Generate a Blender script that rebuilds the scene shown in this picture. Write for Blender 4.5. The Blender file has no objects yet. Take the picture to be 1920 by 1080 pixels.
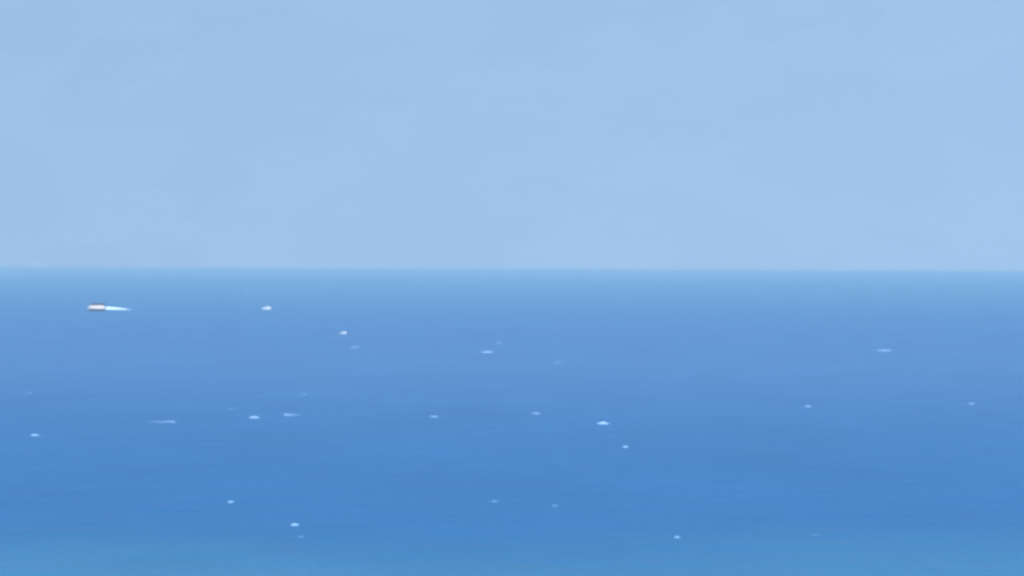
import bpy, bmesh, math, random
from mathutils import Vector, Matrix, noise

C = bpy.context.scene.collection
scene = bpy.context.scene

# ------------------------------------------------------------------ camera
CAM_H = 60.0
LENS = 81.2                       # telephoto view out to sea
cam_d = bpy.data.cameras.new('camera')
cam = bpy.data.objects.new('camera', cam_d)
C.objects.link(cam)
cam_d.sensor_width = 36.0
cam_d.lens = LENS
cam_d.clip_start = 1.0
cam_d.clip_end = 900000.0
F_PX = LENS / 36.0 * 1920.0
PITCH = math.atan((540.0 - 506.5) / F_PX)      # horizon a little above the middle
ROLL = math.radians(-0.22)
# look along +Y, pitched down, tiny roll so the horizon sinks to the right
rot = (Matrix.Rotation(math.pi / 2 - PITCH, 3, 'X') @ Matrix.Rotation(-ROLL, 3, 'Z'))
cam.location = (0, 0, CAM_H)
cam.rotation_euler = rot.to_euler()
cam_d.dof.use_dof = True                       # soft long-lens picture
cam_d.dof.focus_distance = 20.0
cam_d.dof.aperture_fstop = 2.9
scene.camera = cam

# ------------------------------------------------------------------ sky and sun
SUN_EL = math.radians(52)
SUN_AZ = math.radians(205)                     # behind the camera, to the left (0 = +Y, clockwise)
w = bpy.data.worlds.new('World')
scene.world = w
w.use_nodes = True
nt = w.node_tree
for n in list(nt.nodes):
    nt.nodes.remove(n)
tc = nt.nodes.new('ShaderNodeTexCoord')
sep = nt.nodes.new('ShaderNodeSeparateXYZ')
nt.links.new(tc.outputs['Generated'], sep.inputs[0])
# hazy sea air: the milky belt of the sky sits below the horizon line
mz = nt.nodes.new('ShaderNodeMath'); mz.operation = 'MULTIPLY_ADD'
mz.inputs[1].default_value = 0.12
mz.inputs[2].default_value = 0.31
nt.links.new(sep.outputs[2], mz.inputs[0])
mx = nt.nodes.new('ShaderNodeMath'); mx.operation = 'MAXIMUM'
mx.inputs[1].default_value = 0.31
nt.links.new(mz.outputs[0], mx.inputs[0])
mx2 = nt.nodes.new('ShaderNodeMath'); mx2.operation = 'MAXIMUM'
nt.links.new(mx.outputs[0], mx2.inputs[0]); nt.links.new(sep.outputs[2], mx2.inputs[1])
cmb = nt.nodes.new('ShaderNodeCombineXYZ')
nt.links.new(sep.outputs[0], cmb.inputs[0])
nt.links.new(sep.outputs[1], cmb.inputs[1])
nt.links.new(mx2.outputs[0], cmb.inputs[2])
nrm = nt.nodes.new('ShaderNodeVectorMath'); nrm.operation = 'NORMALIZE'
nt.links.new(cmb.outputs[0], nrm.inputs[0])
sky = nt.nodes.new('ShaderNodeTexSky')
sky.sky_type = 'NISHITA'
sky.sun_disc = False
sky.sun_elevation = SUN_EL
sky.sun_rotation = SUN_AZ
sky.air_density = 1.0
sky.dust_density = 3.2
sky.ozone_density = 0.95
nt.links.new(nrm.outputs[0], sky.inputs['Vector'])
# the faintest veil of thin cloud
vn = nt.nodes.new('ShaderNodeTexNoise')
vn.inputs['Scale'].default_value = 14.0
vn.inputs['Detail'].default_value = 5.0
vn.inputs['Roughness'].default_value = 0.6
vmap = nt.nodes.new('ShaderNodeMapping'); vmap.inputs['Scale'].default_value = (1, 1, 2.0)
nt.links.new(tc.outputs['Generated'], vmap.inputs['Vector'])
nt.links.new(vmap.outputs[0], vn.inputs['Vector'])
vr = nt.nodes.new('ShaderNodeMapRange')
vr.inputs['From Min'].default_value = 0.48
vr.inputs['From Max'].default_value = 0.53
vr.inputs['To Min'].default_value = 0.0
vr.inputs['To Max'].default_value = 0.03
nt.links.new(vn.outputs['Fac'], vr.inputs['Value'])
vm = nt.nodes.new('ShaderNodeMix'); vm.data_type = 'RGBA'
nt.links.new(vr.outputs[0], vm.inputs['Factor'])
nt.links.new(sky.outputs['Color'], vm.inputs['A'])
vm.inputs['B'].default_value = (3.2, 4.4, 6.2, 1)
bg = nt.nodes.new('ShaderNodeBackground')
bg.inputs['Strength'].default_value = 0.15
tint = nt.nodes.new('ShaderNodeVectorMath'); tint.operation = 'MULTIPLY'
tint.inputs[1].default_value = (.99, 1.04, 1.015)      # moist air a touch greener than the model sky
nt.links.new(vm.outputs['Result'], tint.inputs[0])
nt.links.new(tint.outputs[0], bg.inputs['Color'])
wo = nt.nodes.new('ShaderNodeOutputWorld')
nt.links.new(bg.outputs[0], wo.inputs['Surface'])

sun_d = bpy.data.lights.new('sun', 'SUN')
sun_d.energy = 3.0
sun_d.angle = math.radians(0.5)
sun_d.color = (1.0, 0.96, 0.9)
sun = bpy.data.objects.new('sun', sun_d)
C.objects.link(sun)
sdir = Vector((math.sin(SUN_AZ) * math.cos(SUN_EL), math.cos(SUN_AZ) * math.cos(SUN_EL), math.sin(SUN_EL)))
sun.rotation_euler = sdir.to_track_quat('Z', 'Y').to_euler()

scene.render.engine = 'CYCLES'
scene.view_settings.view_transform = 'Standard'
scene.view_settings.look = 'None'
scene.view_settings.exposure = 0.46
scene.view_settings.gamma = 1.0
scene.view_settings.use_curve_mapping = False

# ------------------------------------------------------------------ helpers
def at(px, py):
    """pixel of the 1920x1080 photograph -> point on the sea, and metres per pixel there"""
    d = rot @ Vector(((px - 960) / F_PX, (540 - py) / F_PX, -1.0))
    t = -CAM_H / d.z
    p = Vector((0, 0, CAM_H)) + d * t
    return p, t / F_PX

def mat(name, col, rough=0.5, spec=0.5, metal=0.0):
    m = bpy.data.materials.new(name); m.use_nodes = True
    b = m.node_tree.nodes['Principled BSDF']
    b.inputs['Base Color'].default_value = (*col, 1)
    b.inputs['Roughness'].default_value = rough
    b.inputs['Specular IOR Level'].default_value = spec
    b.inputs['Metallic'].default_value = metal
    return m

def mottled(name, c1, c2, scale, rough=0.5):
    m = mat(name, c1, rough)
    t = m.node_tree; b = t.nodes['Principled BSDF']
    co = t.nodes.new('ShaderNodeTexCoord')
    n = t.nodes.new('ShaderNodeTexNoise'); n.inputs['Scale'].default_value = scale
    n.inputs['Detail'].default_value = 4
    x = t.nodes.new('ShaderNodeMix'); x.data_type = 'RGBA'
    x.inputs['A'].default_value = (*c1, 1); x.inputs['B'].default_value = (*c2, 1)
    t.links.new(co.outputs['Object'], n.inputs['Vector'])
    t.links.new(n.outputs['Fac'], x.inputs['Factor'])
    t.links.new(x.outputs['Result'], b.inputs['Base Color'])
    return m

M = dict(
    white=mottled('white_gelcoat', (.80, .80, .79), (.72, .72, .71), 1.2, .25),
    dark=mottled('dark_band', (.035, .03, .05), (.05, .04, .055), .8, .35),
    pale=mottled('pale_blue_gelcoat', (.60, .74, .85), (.55, .69, .80), 1.2, .3),
    glass=mat('tinted_glass', (.01, .012, .016), .08),
    canopy=mottled('dark_canopy', (.085, .035, .035), (.06, .03, .035), 2, .8),
    deck=mottled('deck', (.42, .35, .26), (.34, .28, .2), 3, .7),
    steel=mat('steel', (.55, .55, .56), .3, .5, 1.0),
    rubber=mat('fender', (.05, .05, .055), .6),
    foam=mottled('sea_foam', (.31, .52, .80), (.22, .41, .70), 1.5, .9),
    spray=mottled('churned_foam', (.62, .80, .90), (.5, .7, .86), .5, .9),
    thin=mottled('dissolving_foam', (.17, .37, .66), (.10, .27, .55), 1.5, .9),
)

def link(name, bm, m, parent=None, smooth=False):
    me = bpy.data.meshes.new(name)
    bm.normal_update(); bm.to_mesh(me); bm.free()
    if smooth:
        for p in me.polygons: p.use_smooth = True
    me.materials.append(m)
    o = bpy.data.objects.new(name, me); C.objects.link(o)
    if parent: o.parent = parent
    return o

def tag(o, label=None, cat=None, group=None, kind=None):
    if label: o['label'] = label
    if cat: o['category'] = cat
    if group: o['group'] = group
    if kind: o['kind'] = kind
    return o

def empty(name, loc, rz=0):
    o = bpy.data.objects.new(name, None); C.objects.link(o)
    o.location = loc; o.rotation_euler = (0, 0, rz); o.empty_display_size = .5
    return o

# ------------------------------------------------------------------ water
def build_sea():
    bm = bmesh.new()
    # one sheet to the horizon: rings growing outward
    rings = [0, 200, 600, 1500, 4000, 10000, 30000, 90000, 400000]
    seg = 96
    prev = [bm.verts.new((0, 0, 0))]
    for r in rings[1:]:
        cur = [bm.verts.new((r * math.cos(2 * math.pi * k / seg), r * math.sin(2 * math.pi * k / seg), 0)) for k in range(seg)]
        for k in range(seg):
            a, b = cur[k], cur[(k + 1) % seg]
            if len(prev) == 1: bm.faces.new((prev[0], a, b))
            else: bm.faces.new((prev[k], a, b, prev[(k + 1) % seg]))
        prev = cur
    m = bpy.data.materials.new('sea_water'); m.use_nodes = True
    t = m.node_tree; b = t.nodes['Principled BSDF']
    co = t.nodes.new('ShaderNodeTexCoord')
    sp = t.nodes.new('ShaderNodeSeparateXYZ')
    t.links.new(co.outputs['Object'], sp.inputs[0])
    def nz(scale, vec, detail=3, rough=.5):
        n = t.nodes.new('ShaderNodeTexNoise')
        n.inputs['Scale'].default_value = scale; n.inputs['Detail'].default_value = detail
        n.inputs['Roughness'].default_value = rough
        t.links.new(vec, n.inputs['Vector']); return n
    def mapping(sx, sy):
        mp = t.nodes.new('ShaderNodeMapping'); mp.inputs['Scale'].default_value = (sx, sy, 1)
        t.links.new(co.outputs['Object'], mp.inputs['Vector']); return mp.outputs[0]
    # the water's own colour: clear shoal water near the coast, deep blue outside,
    # the edge between them wanders
    wob = nz(.006, mapping(1, .6), 4)
    ad = t.nodes.new('ShaderNodeMath'); ad.operation = 'MULTIPLY_ADD'
    t.links.new(wob.outputs['Fac'], ad.inputs[0]); ad.inputs[1].default_value = 180
    t.links.new(sp.outputs[1], ad.inputs[2])
    ramp = t.nodes.new('ShaderNodeMapRange'); ramp.interpolation_type = 'SMOOTHSTEP'
    ramp.inputs['From Min'].default_value = 500; ramp.inputs['From Max'].default_value = 655
    t.links.new(ad.outputs[0], ramp.inputs['Value'])
    mx = t.nodes.new('ShaderNodeMix'); mx.data_type = 'RGBA'
    mx.inputs['A'].default_value = (*SHOAL, 1); mx.inputs['B'].default_value = (*DEEP, 1)
    t.links.new(ramp.outputs[0], mx.inputs['Factor'])
    # offshore blue turns a little paler with distance; outer step has haze painted in
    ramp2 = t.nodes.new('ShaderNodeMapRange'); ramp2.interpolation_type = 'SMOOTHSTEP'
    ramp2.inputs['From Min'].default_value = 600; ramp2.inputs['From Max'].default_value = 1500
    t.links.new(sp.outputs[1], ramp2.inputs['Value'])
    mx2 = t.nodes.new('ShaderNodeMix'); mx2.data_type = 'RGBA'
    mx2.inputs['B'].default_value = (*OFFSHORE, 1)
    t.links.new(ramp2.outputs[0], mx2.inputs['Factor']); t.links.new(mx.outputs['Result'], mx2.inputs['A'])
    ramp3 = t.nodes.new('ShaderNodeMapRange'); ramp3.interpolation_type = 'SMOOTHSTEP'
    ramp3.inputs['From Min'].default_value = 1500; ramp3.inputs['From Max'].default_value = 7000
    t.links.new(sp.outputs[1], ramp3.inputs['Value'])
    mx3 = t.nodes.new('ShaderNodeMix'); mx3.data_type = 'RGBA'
    mx3.inputs['B'].default_value = (*OUTER_HAZED, 1)
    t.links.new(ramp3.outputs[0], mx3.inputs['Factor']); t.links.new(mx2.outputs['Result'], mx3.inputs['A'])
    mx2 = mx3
    # broad wind streaks and patches
    st = nz(.016, mapping(1.0, .55), 5, .6)
    hs = t.nodes.new('ShaderNodeHueSaturation')
    sr = t.nodes.new('ShaderNodeMapRange')
    sr.inputs['From Min'].default_value = .3; sr.inputs['From Max'].default_value = .7
    sr.inputs['To Min'].default_value = .93; sr.inputs['To Max'].default_value = 1.07
    t.links.new(st.outputs['Fac'], sr.inputs['Value']); t.links.new(sr.outputs[0], hs.inputs['Value'])
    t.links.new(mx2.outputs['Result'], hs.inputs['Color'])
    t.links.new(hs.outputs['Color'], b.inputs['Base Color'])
    b.inputs['Roughness'].default_value = .4
    b.inputs['IOR'].default_value = 1.333
    b.inputs['Specular IOR Level'].default_value = .4
    # wind sea: swell, waves and chop as bump
    w1 = nz(.05, mapping(.6, 1.0), 3, .55)
    w2 = nz(.35, mapping(.6, 1.0), 4, .6)
    sm = t.nodes.new('ShaderNodeMath'); sm.operation = 'MULTIPLY_ADD'
    t.links.new(w1.outputs['Fac'], sm.inputs[0]); sm.inputs[1].default_value = 3.0
    t.links.new(w2.outputs['Fac'], sm.inputs[2])
    bp = t.nodes.new('ShaderNodeBump'); bp.inputs['Strength'].default_value = .5
    bp.inputs['Distance'].default_value = 1.6
    t.links.new(sm.outputs[0], bp.inputs['Height']); t.links.new(bp.outputs[0], b.inputs['Normal'])
    o = link('sea', bm, m)
    tag(o, kind='structure')
    return o
SHOAL = (.022, .134, .275)
DEEP = (.005, .093, .27)
OUTER_HAZED = (.043, .16, .33)  # pale haze towards the horizon put into the base colour
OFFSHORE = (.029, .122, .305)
build_sea()

# ------------------------------------------------------------------ haze (sea air)
HAZE = 8e-5
if HAZE:
    bm = bmesh.new(); bmesh.ops.create_cube(bm, size=1)
    bmesh.ops.scale(bm, vec=(900000, 900000, 64), verts=bm.verts)
    bmesh.ops.translate(bm, vec=(0, 0, 31), verts=bm.verts)
    hm = bpy.data.materials.new('haze'); hm.use_nodes = True
    t = hm.node_tree; t.nodes.remove(t.nodes['Principled BSDF'])
    v = t.nodes.new('ShaderNodeVolumePrincipled')
    v.inputs['Color'].default_value = (.352, .642, .95, 1)
    v.inputs['Density'].default_value = HAZE
    v.inputs['Anisotropy'].default_value = 0.0
    t.links.new(v.outputs[0], t.nodes['Material Output'].inputs['Volume'])
    tag(link('haze', bm, hm), kind='stuff')

# ------------------------------------------------------------------ foam
def frac(x, y, z, o=4):
    v = 0; a = 1; t = 0
    for k in range(o):
        v += a * noise.noise(Vector((x, y, z))); t += a
        x *= 2.1; y *= 2.1; a *= .62
    return v / t * 1.6

def foam_sheet(bm, x0, x1, y0, y1, nx, ny, f):
    """one connected sheet; wherever f(x, y) is above zero the foam stands out of the water"""
    g = [[bm.verts.new((x0 + (x1 - x0) * i / nx, y0 + (y1 - y0) * j / ny,
                        f(x0 + (x1 - x0) * i / nx, y0 + (y1 - y0) * j / ny))) for j in range(ny + 1)] for i in range(nx + 1)]
    for i in range(nx):
        for j in range(ny):
            q = (g[i][j], g[i + 1][j], g[i + 1][j + 1], g[i][j + 1])
            if max(v.co.z for v in q) > -.25 * abs(x1 - x0) * .02 or True:
                bm.faces.new(q)

def whitecap(px, py, wpx, hpx, cover, label, group='whitecaps scattered over the open sea', tail=0, slope=0):
    """wpx, hpx: size in photo pixels; cover 0..1: how solid the foam is; tail: length of streak, signed"""
    sd = (px * 7 + py * 13) % 97
    p, s = at(px, py)
    L = wpx * s; H = hpx * s * .55
    graze = CAM_H / p.y
    D = min(hpx * s * .5 / graze, L * .9)       # foam trailing down the back of the wave
    T = tail * s
    def f(x, y):
        e = math.exp(-(x / (.42 * L)) ** 2 - (y / (.5 * D)) ** 2)
        if tail and x * T > 0:
            e = max(e, .88 * max(0, 1 - abs(x / T)) ** .6 * math.exp(-(y / (.3 * D)) ** 2))
        n = frac(x / L * 5, y / D * 2.5, sd)
        v = e * (.5 + .8 * cover) - .36 + n * .5 * (1 - .55 * cover) * (e > .06)
        return max(-.12, min(v, 1.0)) * H * (.5 + .7 * cover)
    bm = bmesh.new()
    xa = -.9 * L + min(0, T); xb = .9 * L + max(0, T)
    foam_sheet(bm, xa, xb, -D, D, int(44 * (xb - xa) / (1.8 * L)), 22, f)
    o = link('whitecap', bm, M['foam' if cover > .2 or p.y > 1400 else 'thin'])
    o.location = (p.x, p.y, 0)
    return tag(o, label, 'whitecap', group)

# ------------------------------------------------------------------ boats
def box(bm, x0, x1, y0, y1, z0, z1, tx=0, ty=0, bev=0.0):
    """box whose top is drawn in by tx at the front (+x), ty on the sides"""
    vs = [bm.verts.new(c) for c in ((x0, y0, z0), (x1, y0, z0), (x1, y1, z0), (x0, y1, z0),
                                    (x0 + tx * .3, y0 + ty, z1), (x1 - tx, y0 + ty, z1), (x1 - tx, y1 - ty, z1), (x0 + tx * .3, y1 - ty, z1))]
    fs = [bm.faces.new([vs[i] for i in f]) for f in ((3, 2, 1, 0), (4, 5, 6, 7), (0, 1, 5, 4), (1, 2, 6, 5), (2, 3, 7, 6), (3, 0, 4, 7))]
    if bev:
        es = list({e for f in fs for e in f.edges})
        bmesh.ops.bevel(bm, geom=es, offset=bev, segments=2, affect='EDGES', profile=.6)

def bar(bm, a, b, r):
    a, b = Vector(a), Vector(b); d = b - a
    res = bmesh.ops.create_cone(bm, cap_ends=True, segments=6, radius1=r, radius2=r, depth=d.length)
    q = d.to_track_quat('Z', 'Y').to_matrix().to_4x4(); q.translation = (a + b) / 2
    bmesh.ops.transform(bm, matrix=q, verts=res['verts'])

def hull_ring(L, B, z, rake, flare, n=14):
    """outline of the hull at one height; bow at +x"""
    pts = []
    for i in range(n + 1):
        u = i / n
        x = -L / 2 + (L + rake) * u
        wdt = B / 2 * flare * (1 - max(0, (u - .45) / .55) ** 2.1) * (.92 + .08 * min(1, u * 5))
        pts.append((x, max(wdt, .02)))
    return [(x, -y, z) for x, y in pts] + [(x, y, z) for x, y in reversed(pts)]

def loft(bm, rings, cap0=True, cap1=True):
    vr = [[bm.verts.new(p) for p in r] for r in rings]
    n = len(vr[0])
    for a, b in zip(vr, vr[1:]):
        for k in range(n):
            bm.faces.new((a[k], a[(k + 1) % n], b[(k + 1) % n], b[k]))
    if cap0: bm.faces.new(list(reversed(vr[0])))
    if cap1: bm.faces.new(vr[-1])

def excursion_boat(px, py, Lpx, label):
    p, s = at(px, py)
    L = Lpx * s; B = L * .24; k = L / 26.0
    root = empty('motor_boat', (p.x, p.y, 0), math.radians(180 - 4))      # bow to the left
    tag(root, label, 'boat')
    bm = bmesh.new()
    loft(bm, [hull_ring(L * .93, B, -1.0 * k, 0, .7), hull_ring(L * .95, B, 0.6 * k, .2 * k, .92), hull_ring(L * .97, B, 3.4 * k, .6 * k, 1.0)])
    hull = link('hull', bm, M['dark'], root)  # dark band added to imitate the dark edge under the white
    bm = bmesh.new()
    loft(bm, [hull_ring(L * .97, B, 3.4 * k + .003, .6 * k, 1.005), hull_ring(L * .99, B, 5.2 * k, 1.1 * k, 1.02)])
    link('topsides', bm, M['white'], root)
    bm = bmesh.new()
    loft(bm, [hull_ring(L * .94, B, 5.2 * k + .004, .9 * k, .93), hull_ring(L * .94, B, 5.26 * k, .9 * k, .93)])
    link('deck', bm, M['deck'], root)
    bm = bmesh.new(); box(bm, -L * .48, L * .38, -B * .45, B * .45, 5.27 * k, 8.0 * k, 1.2 * k, .1 * k, .12 * k)
    cab = link('cabin', bm, M['white'], root)
    for i in range(9):
        for sy in (-1, 1):
            bm = bmesh.new()
            x = -L * .43 + i * L * .083
            box(bm, x, x + L * .04, sy * B * .442 - .06 * k, sy * B * .442 + .06 * k, 6.3 * k, 6.8 * k, bev=.02 * k)
            link('window', bm, M['glass'], cab)
    bm = bmesh.new(); box(bm, L * .19, L * .31, -B * .32, B * .32, 8.01 * k, 10.4 * k, .8 * k, .15 * k, .1 * k)
    wh = link('wheelhouse', bm, M['dark'], root)
    bm = bmesh.new(); box(bm, L * .195, L * .307, -B * .325, B * .325, 9.2 * k, 9.9 * k, .3 * k, 0, .03 * k)
    link('windscreen', bm, M['glass'], wh)
    bm = bmesh.new(); box(bm, -L * .46, L * .30, -B * .43, B * .43, 10.45 * k, 11.0 * k, .2 * k, .1 * k, .06 * k)
    cn = link('canopy', bm, M['canopy'], root)
    for i in range(5):
        for sy in (-1, 1):
            bm = bmesh.new(); x = -L * .43 + i * L * .145
            bar(bm, (x, sy * B * .38, 7.98 * k), (x, sy * B * .38, 10.47 * k), .06 * k)
            link('post', bm, M['steel'], cn)
    # dark cloths round the upper deck, added to imitate the dark edge above
    bm = bmesh.new()
    for sy in (-1, 1): box(bm, -L * .44, L * .18, sy * B * .39 - .02 * k, sy * B * .39 + .02 * k, 8.02 * k, 10.44 * k)
    link('dark_cloth', bm, M['canopy'], root)
    bm = bmesh.new(); bar(bm, (L * .2, 0, 11.2 * k), (L * .18, 0, 12.4 * k), .07 * k); bar(bm, (L * .187, -.8 * k, 11.8 * k), (L * .187, .8 * k, 11.8 * k), .04 * k)
    link('mast', bm, M['steel'], root)
    bm = bmesh.new()
    ring = hull_ring(L * .9, B, 6.2 * k, 1.0 * k, .93)
    fore = [q for q in ring if q[0] > L * .38]
    for a, b_ in zip(fore, fore[1:]):
        bar(bm, a, b_, .04 * k)
    for q in fore: bar(bm, (q[0], q[1], 5.25 * k), q, .03 * k)
    link('bow_rail', bm, M['steel'], root)
    return root, p, s, L

def small_boat(px, py, Lpx, yaw, label):
    p, s = at(px, py)
    L = Lpx * s; B = L * .3; k = L / 9.0
    root = empty('motor_boat', (p.x, p.y, 0), yaw)
    tag(root, label, 'boat', 'small pale motor boats far out')
    bm = bmesh.new()
    loft(bm, [hull_ring(L * .88, B, -.4 * k, 0, .7), hull_ring(L * .93, B, .35 * k, .3 * k, .92), hull_ring(L * .96, B, 1.35 * k, .5 * k, 1.0)])
    link('hull', bm, M['pale'], root)
    bm = bmesh.new()
    loft(bm, [hull_ring(L * .965, B, .02 * k, .25 * k, .945), hull_ring(L * .965, B, .3 * k, .3 * k, .955)], False, False)
    link('boot_stripe', bm, M['dark'], root)
    bm = bmesh.new(); box(bm, -L * .42, L * .25, -B * .34, B * .34, 1.36 * k, 2.3 * k, .9 * k, .12 * k, .08 * k)
    cab = link('cabin', bm, M['pale'], root)
    bm = bmesh.new(); box(bm, -L * .22, L * .19, -B * .335, B * .335, 1.65 * k, 1.95 * k, .5 * k, .05 * k, .02 * k)
    link('window', bm, M['glass'], cab)
    bm = bmesh.new(); box(bm, -L * .28, L * .08, -B * .34, B * .34, 2.62 * k, 2.74 * k, .1 * k, .05 * k, .03 * k)
    tp = link('hardtop', bm, M['pale'], root)
    for x in (-.25, .04):
        for sy in (-1, 1):
            bm = bmesh.new(); bar(bm, (x * L, sy * B * .26, 2.2 * k), (x * L, sy * B * .28, 2.64 * k), .04 * k)
            link('post', bm, M['steel'], tp)
    return root, p, s, L

def wake(px, py, Lpx, Hpx, sgn, label, drop=0.0):
    """white water thrown up behind a boat, running away from the stern along the sea"""
    p, s = at(px, py); L = Lpx * s; H = Hpx * s
    def f(x, y):
        u = sgn * x / L
        if u < 0 or u > 1.12: return -.1 * H
        yc = -drop * L * u; wd = L * (.06 + .05 * u)
        v = (y - yc) / wd
        e = max(0, 1 - v * v * .6) * max(0, 1 - .9 * u) ** .9 * min(1, u * 10 + .2)
        n = frac(u * 9, v * 1.2, 3.3)
        return max(-.1, e * 1.02 - .05 + n * .22 * (abs(v) < 1.6)) * H
    bm = bmesh.new()
    foam_sheet(bm, 0 if sgn > 0 else -1.15 * L, 1.15 * L if sgn > 0 else 0, -(drop + .2) * L, .15 * L, 110, 60, f)
    o = link('wake', bm, M['spray']); o.location = (p.x, p.y, 0)
    return tag(o, label, 'wake')

excursion_boat(181, 583, 33, 'large white motor boat with dark hull and dark canopy running left near the horizon')
wake(197.5, 579.5, 51, 5.2, 1, 'long bright foam wake tapering to the right behind the large white boat', drop=.9)
small_boat(500, 580.5, 19, math.radians(168), 'small bright pale motor boat near the horizon, right of the large boat and its wake')
small_boat(644, 626, 13.5, math.radians(168), 'small pale motor boat below and right of the one near the horizon')

W = whitecap
W(913, 660, 30, 4.5, .6, 'long pale whitecap in the far water just left of the middle of the picture')
W(1658, 657, 34, 4, .52, 'long pale whitecap far out on the right side, high in the water')
W(66, 816, 20, 5, .6, 'short bright whitecap close to the left edge of the sea')
W(322, 791, 20, 4, .45, 'low foam streak with a long faint tail trailing left', tail=-62, slope=0)
W(477, 783, 24, 5.5, .75, 'bright slanting whitecap right of the long foam streak')
W(538, 778, 16, 4.8, .58, 'whitecap with a thin tail of foam to its right', tail=30)
W(814, 781, 24, 4.5, .28, 'dim flat whitecap level with the bright slanting one, halfway towards the brightest whitecap')
W(1006, 775, 24, 4.5, .28, 'dim flat whitecap up and left of the brightest whitecap')
W(1131, 794, 26, 5, .95, 'brightest whitecap, a wide solid dash of foam in mid sea')
W(1173, 838, 14, 5.5, .55, 'small round whitecap just below the brightest wide one')
W(1515, 762, 20, 4.5, .38, 'short whitecap in mid sea, first one right of the brightest dash')
W(1822, 757, 18, 5.5, .28, 'dim round whitecap near the right edge of the sea')
W(433, 941, 17, 6.5, .42, 'small round whitecap in the near water at lower left')
W(553, 984, 19, 6, .6, 'bright whitecap nearest the bottom edge, lower left water')
W(928, 940, 24, 11, .13, 'faint wide patch of foam in the near water, lower middle')
W(1041, 948, 17, 8, .14, 'faint small foam patch right of the wide one in the lower middle')
W(1270, 1007, 18, 6.5, .25, 'dim whitecap lowest on the right half of the sea')
W(665, 651, 24, 6, .2, 'faint foam patch just under the small pale motor boat')
W(464, 547, 22, 6.5, .22, 'faint foam patch closest to the horizon, up and left of a small boat')
W(935, 643, 20, 5, .13, 'faint foam patch just above the long pale whitecap in mid sea')
W(1173, 565, 20, 6, .15, 'barely visible foam patch alone below the horizon right of centre')
W(55, 736, 20, 8, .06, 'barely visible foam patch above the left edge whitecap')
W(433, 766, 16, 5, .08, 'barely visible foam patch up and left of the bright slanting whitecap')
W(570, 740, 20, 8, .06, 'barely visible foam patch above the whitecap with the thin right tail')
W(1045, 680, 22, 7, .06, 'barely visible foam patch right of and below the long pale mid sea whitecap')
W(565, 1006, 20, 8, .06, 'barely visible foam patch just under the bright bottom whitecap')
W(1530, 1003, 18, 8, .06, 'barely visible foam patch right of the dim lowest whitecap')
